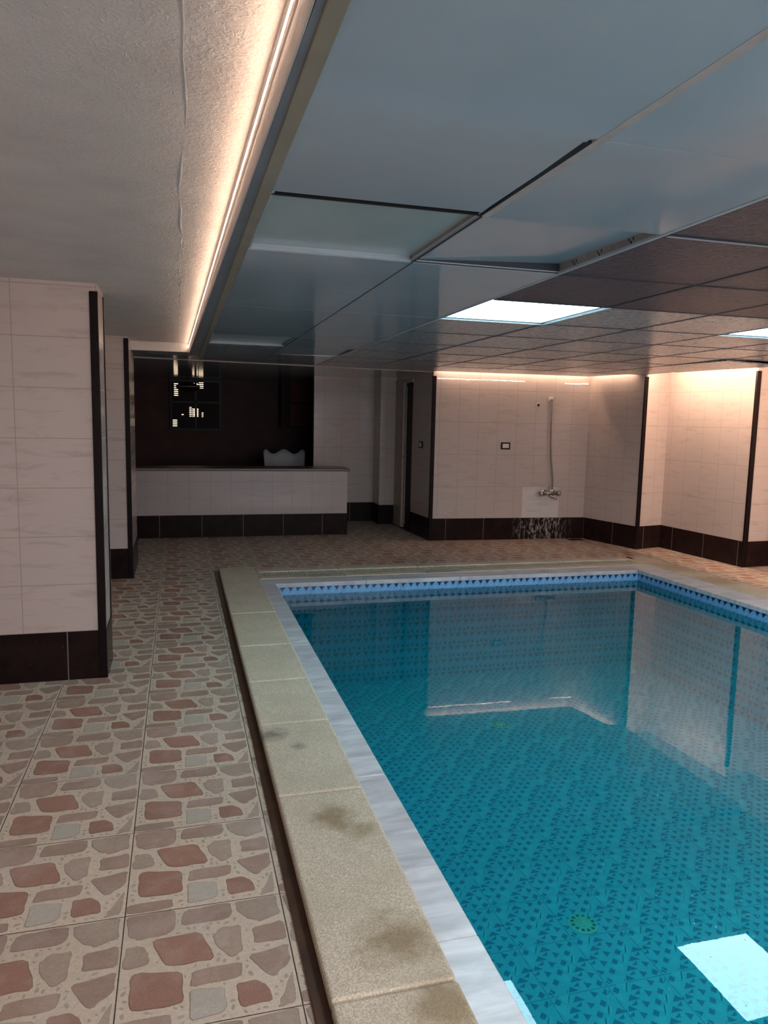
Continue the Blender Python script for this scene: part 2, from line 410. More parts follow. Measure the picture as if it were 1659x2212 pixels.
# floor slab with the pool opening, and printed flagstone tiles 45 cm square
TS = .4495
IX0, IX1 = .785, 4.40      # pool opening at the far end
IY1 = 6.30
def right_x(y): return 4.40 + (6.30-y)*.0485
POOL_Y0 = -1.2
def floor():
    TX, TY = -.17, 2.109
    STONES = [  # outline, colour kind
     ([(.021,.976),(.298,.986),(.303,.824),(.274,.776),(.1,.754),(.042,.803)], 1),
     ([(.383,.966),(.657,.978),(.658,.863),(.629,.827),(.363,.826)], 1),
     ([(.704,.967),(.96,.991),(.967,.802),(.836,.758),(.773,.798),(.712,.888)], 2),
     ([(.188,.722),(.458,.732),(.532,.482),(.277,.489),(.247,.54)], 0),
     ([(.546,.683),(.599,.741),(.71,.739),(.708,.518),(.637,.479),(.573,.573)], 2),
     ([(.791,.695),(.972,.726),(.98,.556),(.793,.559)], 1),
     ([(.03,.691),(.121,.681),(.154,.617),(.157,.529),(.021,.519)], 2),
     ([(.747,.453),(.98,.498),(.977,.365),(.879,.26),(.844,.279)], 1),
     ([(.073,.424),(.106,.457),(.343,.41),(.352,.206),(.332,.182),(.106,.184),(.081,.215)], 0),
     ([(.421,.402),(.689,.412),(.675,.299),(.408,.286)], 1),
     ([(.401,.253),(.582,.23),(.588,.101),(.563,.06),(.399,.044)], 3),
     ([(.66,.241),(.768,.246),(.828,.17),(.835,.08),(.673,.071)], 0),
     ([(.012,.102),(.281,.11),(.288,.026),(.012,.022)], 1),
     ([(.91,.101),(.978,.268),(.965,.039),(.867,.024)], 2),
    ]
    KC = {0: (.33, .155, .11), 1: (.36, .235, .185), 2: (.42, .31, .245), 3: (.48, .44, .37), 'g': (.66, .54, .42), 'p': (.42, .35, .29)}
    rp = random.Random(3); peb = []
    def inside(p, poly):
        c = False; j = len(poly)-1
        for i in range(len(poly)):
            a, b = poly[i], poly[j]
            if (a[1] > p[1]) != (b[1] > p[1]) and p[0] < (b[0]-a[0])*(p[1]-a[1])/(b[1]-a[1])+a[0]: c = not c
            j = i
        return c
    tries = 0
    while len(peb) < 46 and tries < 4000:
        tries += 1; p = (rp.uniform(.03, .97), rp.uniform(.03, .97)); r = rp.uniform(.010, .024)
        if any(inside((p[0]+dx*r*2.2, p[1]+dy*r*2.2), s) for s, _ in STONES for dx in (-1, 0, 1) for dy in (-1, 0, 1)): continue
        if any(math.hypot(p[0]-q[0][0], p[1]-q[0][1]) < r+q[1]+.006 for q in peb): continue
        peb.append((p, r, rp.uniform(0, 3.1)))
    def smooth(poly):
        out = []
        n = len(poly)
        for i in range(n):
            a, b = Vector(poly[i]), Vector(poly[(i+1) % n])
            if (b-a).length > .07: out += [a.lerp(b, .10), a.lerp(b, .35) + Vector((rp.uniform(-.007, .007), rp.uniform(-.007, .007))), a.lerp(b, .65) + Vector((rp.uniform(-.007, .007), rp.uniform(-.007, .007))), a.lerp(b, .90)]
            else: out += [a.lerp(b, .3), a.lerp(b, .7)]
        return out
    def grow(p, f):
        c = sum((Vector(q) for q in p), Vector((0, 0)))/len(p)
        return [tuple(min(.995, max(.005, v)) for v in (c + (Vector(q)-c)*f)) for q in p]
    SH = [(grow(smooth(s), 1.05), k) for s, k in STONES]
    me = MB(); bm = me.bm; cl = bm.loops.layers.float_color.new('Col')
    def poly(pts, z, colr, flip=False):
        vs = [bm.verts.new((p[0], p[1], z)) for p in pts]
        if len(vs) < 3: return
        f = bm.faces.new(vs); f.normal_update()
        if f.normal.z < 0: f.normal_flip()
        for l in f.loops: l[cl] = (*colr, 1)
    def clip(pts, x0, x1, y0, y1):
        for ax, lim, sgn in ((0, x0, 1), (0, x1, -1), (1, y0, 1), (1, y1, -1)):
            res = []
            for i in range(len(pts)):
                a, b = pts[i-1], pts[i]; da, db = (a[ax]-lim)*sgn, (b[ax]-lim)*sgn
                if (da >= 0) != (db >= 0):
                    t = da/(da-db); res.append((a[0]+(b[0]-a[0])*t, a[1]+(b[1]-a[1])*t))
                if db >= 0: res.append(b)
            pts = res
            if not pts: return []
        return pts
    regions = [(-2.2, .36, -3.0, 12.3), (.36, 6.1, 6.9, 12.3), (4.72, 6.1, -3.0, 6.9), (.36, 4.72, -3.0, POOL_Y0-.3)]
    for (x0, x1, y0, y1) in regions:     # dark joint bed under the tiles
        poly([(x0, y0), (x1, y0), (x1, y1), (x0, y1)], -.0035, (.10, .065, .045))
    i0, i1 = math.floor((-2.2-TX)/TS), math.ceil((6.1-TX)/TS)
    j0, j1 = math.floor((-3.0-TY)/TS), math.ceil((12.3-TY)/TS)
    for i in range(i0, i1):
        for j in range(j0, j1):
            ox, oy = TX+i*TS, TY+j*TS
            v = rp.uniform(.92, 1.07); w = rp.uniform(-.5, .5)
            for (x0, x1, y0, y1) in regions:
                if ox > x1 or ox+TS < x0 or oy > y1 or oy+TS < y0: continue
                e = .0016
                q = clip([(ox+e, oy+e), (ox+TS-e, oy+e), (ox+TS-e, oy+TS-e), (ox+e, oy+TS-e)], x0, x1, y0, y1)
                if len(q) > 2: poly(q, -.001, tuple(x*v for x in KC['g']))
                if oy < -1.0: continue
                for s, k in SH:
                    q = clip([(ox+p[0]*TS, oy+p[1]*TS) for p in s], x0, x1, y0, y1)
                    kv = v*(.93+.14*((hash((k, len(s), round(s[0][0]*50))) % 10)/10))
                    if len(q) > 2: poly(q, 0.0, tuple(c*kv for c in KC[k]))
                    if oy < 5.0:
                        q = clip([(ox+p[0]*TS, oy+p[1]*TS) for p in grow(s, 1.035)], x0, x1, y0, y1)
                        if len(q) > 2: poly(q, -.0004, tuple(c*v*.62 for c in KC[2 if k != 0 else 0]))
                if oy < 6.5:
                    for p, r, a in peb:
                        pts = [(ox+(p[0]+math.cos(t)*r*1.25*math.cos(a)-math.sin(t)*r*.7*math.sin(a))*TS, oy+(p[1]+math.cos(t)*r*1.25*math.sin(a)+math.sin(t)*r*.7*math.cos(a))*TS) for t in [k*math.pi/3 for k in range(6)]]
                        q = clip(pts, x0, x1, y0, y1)
                        if len(q) > 2: poly(q, -.0003, tuple(c*v for c in KC['p']))
    me.keepn = True
    struct(me.build('floor', M['stone']))
floor()

# pool basin lined with blue mosaic print
def pool_basin():
    me = MB(); bm = me.bm; cl = bm.loops.layers.float_color.new('Col'); me.keepn = True
    rp = random.Random(11)
    BASE, DARK, LITE, JOINT = (.36, .62, .82), (.05, .16, .38), (.46, .72, .90), (.07, .20, .38)
    # the printed pattern of one tile in a 6 x 6 grid of small cells
    pat = []
    n = 6
    for a in range(n):
        for b in range(n):
            x, y = (a+.5)/n, (b+.5)/n; s = .72/n; k = (a*3+b*2) % 5
            if k == 0: pat.append(([(x-s*.55, y-s*.15), (x-s*.1, y-s*.6), (x+s*.55, y-s*.05), (x+.1*s, y+s*.5)], 1))
            elif k == 1: pat.append(([(x-s*.9, y-s*.5), (x+s*.9, y-s*.5), (x, y+s*.35)], 1))
            elif k == 2: pat.append(([(x-s*.6, y+s*.6), (x-s*.6, y-s*.5), (x+s*.35, y+s*.1)], 1))
            elif k == 3 and rp.random() < .75: pat.append(([(x-s*.1, y-s*.8), (x+s*.85, y+s*.75), (x-s*.9, y+s*.75)], 2))
            elif k == 4 and rp.random() < .6: pat.append(([(x-s*.95, y+s*.2), (x+s*.2, y+s*.75), (x-s*.1, y+s*.1)], 1))
    for d in ((.0, .5, .33, 1.0), (.33, .0, .66, .55), (.66, .45, 1.0, 1.0), (.1, .0, .0, .3)):
        (x0, y0, x1, y1) = d; L = math.hypot(x1-x0, y1-y0); nx, ny = (y1-y0)/L*.008, -(x1-x0)/L*.008
        pat.append(([(x0-nx, y0-ny), (x1-nx, y1-ny), (x1+nx, y1+ny), (x0+nx, y0+ny)], 2))
    def face(pts, colr):
        f = bm.faces.new([bm.verts.new(p) for p in pts])
        for l in f.loops: l[cl] = (*colr, 1)
    WB, WD, WL = (.17, .42, .72), (.010, .03, .12), (.26, .52, .80)
    wpat = []
    for a in range(4):
        for b in range(4):
            x, y, q = (a+.5)/4, (b+.5)/4, .5/4
            if b % 2 == 0:
                if a % 2 == 0: wpat.append(([(x-q*.38, y-q*.42), (x+q*.38, y-q*.42), (x+q*.38, y+q*.42), (x-q*.38, y+q*.42)], 1))
                else:
                    wpat.append(([(x-q*.8, y-q*.9), (x-q*.1, y-q*.2), (x-q*.8, y+q*.5)], 1)); wpat.append(([(x+q*.85, y+q*.9), (x+q*.1, y+q*.1), (x+q*.85, y-q*.4)], 1))
            else:
                wpat.append(([(x-q*.95, y+q*.95), (x-q*.2 if a % 2 else x-q*.5, y-q*.35), (x+q*.55, y+q*.95)], 1))
                wpat.append(([(x+q*.2, y-q*.9), (x+q*.9, y-q*.9), (x+q*.9, y-q*.2)], 2))
    def surface(O, U, V, LU, LV, tw, th, u0=0.0, v0=0.0, lift=.0006, side=False):
        BASE_, DARK_, LITE_, pat_ = (WB, WD, WL, wpat) if side else (BASE, DARK, LITE, pat)
        O, U, V = Vector(O), Vector(U), Vector(V); Nn = U.cross(V)
        P = lambda u, v, k: O + U*u + V*v + Nn*lift*k
        face([P(0, 0, -2), P(LU, 0, -2), P(LU, LV, -2), P(0, LV, -2)], JOINT)
        for i in range(math.floor(-u0/tw)-1, math.ceil((LU)/tw)+1):
            for j in range(math.floor(-v0/th)-1, math.ceil((LV)/th)+1):
                a0, b0 = u0+i*tw, v0+j*th; g = .0017
                def clipq(pts):
                    for ax, lim, s in ((0, 0, 1), (0, LU, -1), (1, 0, 1), (1, LV, -1)):
                        res = []
                        for q in range(len(pts)):
                            a, b = pts[q-1], pts[q]; da, db = (a[ax]-lim)*s, (b[ax]-lim)*s
                            if (da >= 0) != (db >= 0):
                                t = da/(da-db); res.append((a[0]+(b[0]-a[0])*t, a[1]+(b[1]-a[1])*t))
                            if db >= 0: res.append(b)
                        pts = res
                        if not pts: return pts
                    return pts
                q = clipq([(a0+g, b0+g), (a0+tw-g, b0+g), (a0+tw-g, b0+th-g), (a0+g, b0+th-g)])
                if len(q) < 3: continue
                face([P(u, v, 0) for u, v in q], BASE_)
                for s, k in pat_:
                    q = clipq([(a0+g+p[0]*(tw-2*g), b0+g+p[1]*(th-2*g)) for p in s])
                    if len(q) > 2: face([P(u, v, 1+k*.2) for u, v in q], DARK_ if k == 1 else LITE_)
    H = .0
    surface((IX0, POOL_Y0, BOT), (1, 0, 0), (0, 1, 0), 4.8-IX0, IY1-POOL_Y0, .275, .30, .13, .12)
    surface((IX0, IY1, BOT), (1, 0, 0), (0, 0, 1), 3.65, H-BOT, .275, .25, .04, H-BOT-.012-.25*4, side=True)      # far side
    d = Vector((right_x(POOL_Y0)-right_x(IY1), POOL_Y0-IY1, 0)); L = d.length; d.normalize()
    surface((right_x(IY1), IY1, BOT), d, (0, 0, 1), L, H-BOT, .275, .25, .04, H-BOT-.012-.25*4, side=True)
    surface((IX0, POOL_Y0, BOT), (0, 1, 0), (0, 0, 1), IY1-POOL_Y0, H-BOT, .275, .25, .04, H-BOT-.012-.25*4, side=True)
    surface((4.8, POOL_Y0, BOT), (-1, 0, 0), (0, 0, 1), 4.8-IX0, H-BOT, .275, .25, .04, H-BOT-.012-.25*4, side=True)
    struct(me.build('pool_basin', M['pool_tile']))
pool_basin()

# coping stones: beige slabs outside, grey marble edge inside
def coping_build():
    b = MB(); g = .0025
    ys = [POOL_Y0-.30, -.25, .70, 1.606, 2.622, 3.29, 3.87, 4.51, 5.30, 6.98]
    for y0, y1 in zip(ys, ys[1:]):
        b.box(.338, .668, y0+g, y1-g, .003, .040, .012, seg=3)
    xs = [.672, 1.45, 2.25, 3.05, 3.85, 4.70]
    for x0, x1 in zip(xs, xs[1:]):
        b.box(x0+g, x1-g, 6.50, 6.60, .002, .026, .006); b.box(x0+g, x1-g, 6.80, 6.93, .002, .028, .006)
    b.box(.672, .70, 6.60, 6.80, .002, .026, .003); b.box(4.60, 4.70, 6.60, 6.80, .002, .026, .003)
    yy = [POOL_Y0-.30, -.3, .6, 1.5, 2.4, 3.3, 4.2, 5.1, 6.0, 6.93]
    for y0, y1 in zip(yy, yy[1:]):
        xa, xb = right_x(y0)+.27, right_x(y1)+.27
        b.prism([(xa, y0+g), (xa+.27, y0+g), (xb+.27, y1-g), (xb, y1-g)], .002, .028, .007)
    struct(b.build('pool_coping', M['coping']))
    m = MB()
    ys = [POOL_Y0-.2, -.1, .75, 1.768, 2.74, 3.7, 4.6, 5.5, 6.30]
    for y0, y1 in zip(ys, ys[1:]): m.box(.665, IX0+.006, y0+.0012, y1-.0012, -.018, .020, .004)
    xs = [.665, 1.6, 2.5, 3.4, 4.392]
    for x0, x1 in zip(xs, xs[1:]): m.box(x0+.0012, x1-.0012, 6.294, 6.50, -.018, .021, .005)
    yy = [POOL_Y0-.2, 0, 1, 2, 3, 4, 5, 6.50]
    for y0, y1 in zip(yy, yy[1:]):
        xa, xb = right_x(y0)-.006, right_x(y1)-.006
        m.prism([(xa, y0+.0012), (xa+.28, y0+.0012), (xb+.28, y1-.0012), (xb, y1-.0012)], -.018, .022, .005)
    m.box(.665, 4.9, POOL_Y0-.2, POOL_Y0+.006, -.018, .020, .004)
    struct(m.build('pool_edge', M['marble']))
    d = MB(); d.box(.300, .340, POOL_Y0-.3, 7.0, -.003, .006, .002)
    struct(d.build('pool_coping_joint', plain('wet_brown_dirt', (.065, .030, .015), .35, var=.4, scale=14)))
coping_build()

# channel bed + overflow grate
ch = MB(); ch.box(.70, 4.60, 6.60, 6.80, -.06, -.001)
struct(ch.build('overflow_channel', M['void']))
gr = MB()
gr.box(.70, 4.60, 6.602, 6.620, .004, .022, .002); gr.box(.70, 4.60, 6.780, 6.798, .004, .022, .002); gr.box(.70, 4.60, 6.694, 6.706, .006, .020, .001)
x = .71
while x < 4.59:
    gr.box(x, x+.014, 6.618, 6.782, .008, .021); x += .026
tag(gr.build('overflow_grate', M['grate']), 'long off-white slotted overflow grate along the far edge of the pool', 'grate')

# water
w = MB(); w.keepn = True
w.quad([(IX0, POOL_Y0, WATER), (right_x(POOL_Y0), POOL_Y0, WATER), (right_x(IY1), IY1, WATER), (IX0, IY1, WATER)])
tag(w.build('pool_water', M['water']), 'still turquoise pool water mirroring the wall', 'water', kind='stuff')

# ---------------------------------------------------------------- ceilings
XL = [.238, .845, 1.455, 2.09, 2.71, 3.34, 3.96, 4.585, 5.19]
YL = [-2.95, -2.35, -1.72, -1.08, -.45, .18, .81, 1.44, 2.06, 2.72, 3.38, 4.09, 4.76, 5.50, 6.22, 6.98, 7.60]
def ceiling():
    special = {(0, 7), (0, 8), (1, 8), (0, 13), (1, 13), (1, 14), (7, 14), (7, 13), (2, 10), (5, 10), (2, 4), (5, 4), (2, 1), (5, 1)}
    b = MB(); mats = [M['ceil_smooth'], M['ceil_emboss'], M['ceil_dark'], M['tbar'], M['gap']]
    rr = random.Random(5)
    for i in range(len(XL)-1):
        for j in range(len(YL)-1):
            if (i, j) in special: continue
            smooth_t = i < 2 or (i == 2 and j < 0)
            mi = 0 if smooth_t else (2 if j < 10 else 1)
            g = .002 if smooth_t else (.009 if mi == 2 else .006)
            dz = rr.uniform(-.0004, .0004)
            b.box(XL[i]+g, XL[i+1]-g, YL[j]+g, YL[j+1]-g, CZ+dz, CZ+.012, mi=mi)
    # last row of cut pieces up to the slanting edge, and the ceiling over the bar
    ye = lambda x: 8.14 + (x-.0)*.115
    for i in range(len(XL)-1):
        x0, x1 = XL[i]+.003, XL[i+1]-.003
        lim = lambda x: min(ye(x), P_A[1]-.10+(x-P_A[0])*(P_B[1]-P_A[1])/(P_B[0]-P_A[0]) if x > 2.8 else 99)
        if i == 4: b.prism([(x0, YL[-1]+.004), (x1, YL[-1]+.004), (x1, lim(x1)), (2.93, lim(2.93)), (2.93, ye(2.93)), (x0, ye(x0))], CZ, CZ+.012, mi=1); continue
        if i == 7: b.prism([(x0, YL[-1]+.004), (5.03, YL[-1]+.004), (4.875, lim(4.875)), (x0, lim(x0))], CZ, CZ+.012, mi=1); continue
        b.prism([(x0, YL[-1]+.004), (x1, YL[-1]+.004), (x1, lim(x1)), (x0, lim(x0))], CZ, CZ+.012, mi=0 if i < 2 else 1)
    b.prism([(-1.45, 7.25), (.236, 7.25), (.236, ye(.236)), (-1.45, ye(-1.45))], CZ, CZ+.012, mi=0)
    b.prism([(-2.2, ye(-2.2)+.03), (2.90, ye(2.90)+.03), (2.90, 9.9), (3.2, 9.9), (3.2, 12.3), (-2.2, 12.3)], CZ-.002, CZ+.012, mi=0)
    o = struct(b.build('ceiling', mats))
    # bars seen in the joints
    t = MB()
    for k, x in enumerate(XL):
        mi = 0 if k < 3 else 1
        if k < 3: t.box(x-.012, x+.012, YL[0], YL[-1], CZ+.005, CZ+.008, mi=mi)
        else: t.box(x-.008, x+.008, YL[0], YL[-1], CZ-.0018, CZ+.008, mi=mi)
        if k == 2: t.box(x+.002, x+.010, YL[0], YL[9], CZ-.001, CZ+.008, mi=1); t.box(x-.012, x+.002, YL[0], YL[-1], CZ-.0022, CZ+.004, mi=0)
        if k == 1: t.box(x-.004, x+.018, YL[0], YL[8]-.01, CZ-.0012, CZ+.004, mi=2); t.box(x-.0025, x+.0025, YL[8], YL[-1], CZ-.0012, CZ+.004, mi=1)
        t.box(x-.001, x+.001, YL[0], YL[-1], CZ+.008, CZ+.045, mi=mi)
    for y in YL:
        for i in range(len(XL)-1):
            mi = 0 if i < 2 else 1
            if mi == 1: t.box(XL[i]+.012, XL[i+1]-.008, y-.009, y+.009, CZ-.0016, CZ+.008, mi=mi)
            elif not (i == 0 and abs(y-2.06) < .01): t.box(XL[i]+.012, XL[i+1]-.012, y-.012, y+.012, CZ+.005, CZ+.008, mi=mi)
            t.box(XL[i]+.012, XL[i+1]-.012, y-.001, y+.001, CZ+.008, CZ+.045, mi=mi)
    tb = t.build('ceiling_grid', [M['tbar'], M['gap'], plain('pinkish_bar', (.50, .44, .42), .4, var=.1, scale=20)], o)
    v = MB(); v.box(XL[0]+.006, XL[1]-.001, YL[7]+.01, YL[8]+.0, CZ+.014, CZ+.018); v.box(XL[0]+.006, XL[1]-.006, YL[8]-.004, YL[8]+.002, CZ+.003, CZ+.05); v.prism([(.8405, 1.46), (.8405, 2.05), (.836, 2.05), (.822, 1.46)], CZ-.0005, CZ+.012); v.build('gap_shade', M['void'], o)  # dark strips stand in for the shade inside the open gap
    lb = MB(); lb.box(XL[2]+.012, XL[-1], 2.058, 2.072, CZ-.0022, CZ+.002); lb.build('light_bar', M['tbar'], o)
    # slab above
    s = MB(); s.box(.24, 5.18, -3.0, 8.9, CZ+.17, CZ+.2); s.build('slab_above', M['void'], o)
    # thin trim at the far edge
    e = MB(); e.prism([(-1.45, ye(-1.45)), (2.925, ye(2.925)), (2.925, ye(2.925)+.03), (-1.45, ye(-1.45)+.03)], CZ-.006, CZ+.01)
    struct(e.build('trim_7', M['casing']))
ceiling()

# plaster ceiling above the walkway, its lit bulkhead face and the two edge bands
def xe(y): return .190 - max(0, y-1.1)*.0145     # outer face of the bulkhead drifts slightly
pl = MB(); pl.keepn = True
def ribbon(mb, f, z, y0=-3.0, y1=7.22, n=24): pass
pl.quad([(-1.45, -3, PZ), (-1.45, 7.2, PZ-.03), (.20, 7.2, PZ-.03), (.20, -3, PZ)], [(0, 0)]*4)
for k in range(17):
    ya, yb = -3+k*.6, -3+(k+1)*.6
    pl.prism([(xe(ya), ya), (xe(ya)+.0035, ya), (xe(yb)+.0035, yb), (xe(yb), yb)][::-1], CZ-.0005, PZ+.01)
pl.quad([(-1.45, 7.2, PZ-.03), (-1.45, 7.2, CZ), (xe(7.2), 7.2, CZ), (xe(7.2), 7.2, PZ-.03)])
struct(pl.build('ceiling_plaster', M['plaster']))
sf = MB(); sf.prism([(xe(-3)+.004, -3), (.214, -3), (.214, 1.1), (.205, 7.6), (xe(7.6)+.004, 7.6), (xe(1.1)+.004, 1.1)], CZ-.001, CZ+.05)
sf.prism([(-1.45, 7.205), (xe(7.2), 7.205), (xe(7.2), 7.6), (-1.45, 7.6)], CZ-.001, CZ+.05)
struct(sf.build('trim_8', plain('unlit_soffit_grey', (.20, .22, .25), .4, scale=6)))  # ledge underside gets no light; that shade is put into the grey
sf = MB(); sf.prism([(.212, -3), (.242, -3), (.236, 7.7), (.200, 7.7)], CZ-.006, CZ+.02, .002)
struct(sf.build('trim_9', M['trim']))
# ridge of plaster beside the glow
rd = MB(); rr = random.Random(2)
pts = [(.02-.012*(y/7)+rr.uniform(-.008, .008)-.0, y, PZ-.03*(y+3)/10.2+.001) for y in [k*.12 for k in range(0, 60)]]
rd.tube([(p[0], p[1], p[2]+.0035) for p in pts], [.004+rr.uniform(0, .003) for _ in pts], 6)
struct(rd.build('trim_10', M['plaster']))
# mirrored cove on the right-hand side
pr = MB(); pr.keepn = True
pr.quad([(5.19, -3, PZ), (5.19, 7.7, PZ), (6.12, 7.7, PZ), (6.12, -3, PZ)])
pr.quad([(5.19, -3, CZ), (5.19, 7.7, CZ), (5.19, 7.7, PZ), (5.19, -3, PZ)])
struct(pr.build('ceiling_plaster_right', M['plaster']))
rf = MB(); rf.box(-2.2, 6.3, -3.1, 12.4, 2.32, 2.40); struct(rf.build('ceiling_slab', M['void']))

# warm light strips
def strip(name, pts, r, mat, label, group=None):
    b = MB(); b.tube(pts, r, 8); o = b.build(name, mat); tag(o, label, 'light strip', group); return o
ls = tag(empty('light_strip', (.17, 2.0, PZ-.03)), 'long warm glowing strip along the left plaster ceiling edge', 'light strip')
b = MB(); b.keepn = True; hb = MB(); hb.keepn = True
for k in range(17):
    ya, yb = -3+k*.6, -3+(k+1)*.6
    A = [(xe(y)-.17, y-2.0, -.03*(y+3)/10.2) for y in (ya, yb)]
    P = lambda q, dx, dz: (q[0]+dx, q[1], q[2]+dz)
    b.quad([P(A[0], -.008, -.004), P(A[1], -.008, -.004), P(A[1], -.008, .005), P(A[0], -.008, .005)])
    hb.quad([P(A[0], -.0072, -.004), P(A[1], -.0072, -.004), P(A[1], -.0072, .005), P(A[0], -.0072, .005)])
b.build('led_band', M['strip'], ls); hb.build('mounting_channel', M['white_gloss'], ls)
strip('light_strip', [(5.20, y, PZ-.02) for y in [-2.9, 0, 3, 6.0, 7.4]], .006, M['strip_right'],
      'warm glowing strip hidden above the right ceiling edge, lighting the right wall')

strip('light_strip', [(2.97, 8.365, CZ+.05), (4.90, 8.27, CZ+.05), (5.065, 7.62, CZ+.05)], .006, M['far_fill'],  # unseen strip, added to brighten the top of the shower wall
      'unseen warm fill strip added above the ceiling edge over the shower wall')

# lit ceiling panels
def ceiling_light(i, j, mat, label, group=None, z=CZ+.018):
    x0, x1, y0, y1 = XL[i], XL[i+1], YL[j], YL[j+1]
    t = empty('ceiling_light', ((x0+x1)/2, (y0+y1)/2, CZ)); tag(t, label, 'ceiling light', group)
    cx, cyy = (x0+x1)/2, (y0+y1)/2; hx, hy = (x1-x0)/2, (y1-y0)/2
    d = MB(); d.box(-hx+.016, hx-.016, -hy+.016, hy-.016, .010, .014); d.build('diffuser', mat, t)
    f = MB()
    for a in ((-hx+.009, hx-.009, -hy+.009, -hy+.018), (-hx+.009, hx-.009, hy-.018, hy-.009), (-hx+.009, -hx+.018, -hy+.018, hy-.018), (hx-.018, hx-.009, -hy+.018, hy-.018)):
        f.box(*a, .006, .022, .001)
    f.build('frame', M['lit_bar'], t)
    g = MB()
    g.box(-hx-.012, hx+.012, hy-.004, hy+.012, -.004, .004); g.box(hx-.002, hx+.014, -hy, hy, -.004, .004)
    g.build('edge_bar', M['lit_bar'], t)  # grid bars coloured whiter here to carry the panel's light
    return t
ceiling_light(2, 10, M['panel'], 'bright square ceiling panel between pale and dark tiles, whole in view')
ceiling_light(5, 10, M['panel'], 'bright square ceiling panel cut by the right picture edge')
for i, j in ((2, 4), (5, 4), (2, 1), (5, 1)):  # unseen fill panels, added to light the room from behind
    ceiling_light(i, j, M['rear_fill'], 'unseen square fill panel added to the ceiling behind the camera', 'added fill panels behind the camera')

# displaced ceiling tiles
def loose_tile(i, j, mat, label, z=(0, 0, 0, 0), shift=(0, 0), inset=.006, rim=None):
    x0, x1, y0, y1 = XL[i]+inset, XL[i+1]-inset, YL[j]+inset, YL[j+1]-inset
    b = MB(); b.keepn = True
    lo = [b.bm.verts.new((x+shift[0], y+shift[1], CZ+zz)) for (x, y), zz in zip(((x0, y0), (x1, y0), (x1, y1), (x0, y1)), z)]
    hi = [b.bm.verts.new(v.co + Vector((0, 0, .010))) for v in lo]
    b.bm.faces.new(lo[::-1]); b.bm.faces.new(hi)
    for k in range(4): b.bm.faces.new((lo[k], lo[(k+1) % 4], hi[(k+1) % 4], hi[k]))
    o = b.build('ceiling_tile', mat)
    return tag(o, label, 'ceiling tile')
loose_tile(0, 7, M['ceil_smooth'], 'smooth ceiling tile nearest left, shifted so a dark gap opens behind it', (0.0,)*4, (-.014, -.040), .004)
loose_tile(0, 8, M['ceil_recess'], 'pale recessed ceiling tile with visible sides, beside the left edge trim', (.022,)*4, inset=.004)
loose_tile(1, 8, M['ceil_smooth'], 'tilted smooth ceiling tile raised at one corner, showing a slotted metal bar', (0.0, .028, .040, .012), inset=.004)
loose_tile(0, 13, M['ceil_recess'], 'far pale recessed ceiling tile by the left edge trim', (.020,)*4, inset=.004)
loose_tile(1, 13, M['ceil_smooth'], 'smooth ceiling tile at the far left, next to a narrow gap', (0, 0, .0, .0), inset=.003)
loose_tile(1, 14, M['ceil_smooth'], 'far smooth ceiling tile lifted off its bar, leaving a black slot', (.022, .022, .004, .0), inset=.004)
loose_tile(7, 14, M['ceil_emboss'], 'embossed ceiling tile sagging at the far right, beside the dark corner strip', (-.006, -.022, -.010, 0), inset=.004)
loose_tile(7, 13, M['ceil_emboss'], 'embossed ceiling tile hanging low at the right edge near the warm wall', (-.014, -.036, -.022, -.004), inset=.004)
# exposed sides of the grid around the raised tiles
def grid_side(x0, x1, y0, y1, name, label, slots=False, mat=None):
    b = MB(); b.box(x0, x1, y0, y1, CZ+.001, CZ+(.022 if name in ('trim_12', 'trim_13') else .040), .0006); o = b.build(name, mat or M['steel']); struct(o)
    if slots:
        s = MB()
        for t in (.25, .55, .82):
            yy = y0+(y1-y0)*t
            for dy, dz in ((-.012, .026), (.012, .026), (0, .016)): s.box(x0-.0012, x0, yy+dy-.003, yy+dy+.003, CZ+dz-.005, CZ+dz+.004)
        s.build('slots', M['void'], o)
    return o
grid_side(XL[2]-.006, XL[2]-.002, YL[8]+.01, YL[9]-.01, 'trim_11', '', True)
grid_side(XL[0]+.01, XL[1]-.008, YL[9]-.007, YL[9]-.003, 'trim_12', '', mat=M['ceil_smooth'])
grid_side(XL[1]-.007, XL[1]-.003, YL[8]+.01, YL[9]-.01, 'trim_13', '')
grid_side(XL[1]+.01, XL[2]-.008, YL[9]-.006, YL[9]-.003, 'trim_14', '', mat=M['gap'])

# ---------------------------------------------------------------- doorway in the pier wall
dr = empty('door_1', (2.90, 9.52, 0)); struct(dr)
d = MB(); d.box(-.012, .06, .02, .38, .0, 1.96, .003); d.build('casing', M['casing'], dr)
d = MB(); d.box(-.016, .02, -.38, .38, 1.94, 1.99, .003); d.build('lintel', M['casing'], dr)
d = MB(); d.box(.03, .07, -.37, .02, .03, 1.94, .003); leaf = d.build('door_leaf', M['dark_wood'], dr)
d = MB(); d.box(.012, .03, -.335, -.325, .06, 1.90, .001); d.box(.012, .03, -.03, -.02, .06, 1.90, .001)
d.build('edge_strip', M['steel'], leaf)
d = MB(); d.tube([(.03, -.05, .98), (-.005, -.05, .98), (-.005, -.13, .985)], .008, 10); d.build('door_handle', M['chrome'], leaf)
d = MB(); d.box(-.02, .08, -.38, .38, -.004, .012, .003); d.build('threshold', M['red_wood'], dr)
d = MB(); d.box(.08, .10, -.5, .5, 0, 2.1); d.build('dark_backing', M['void'], dr)

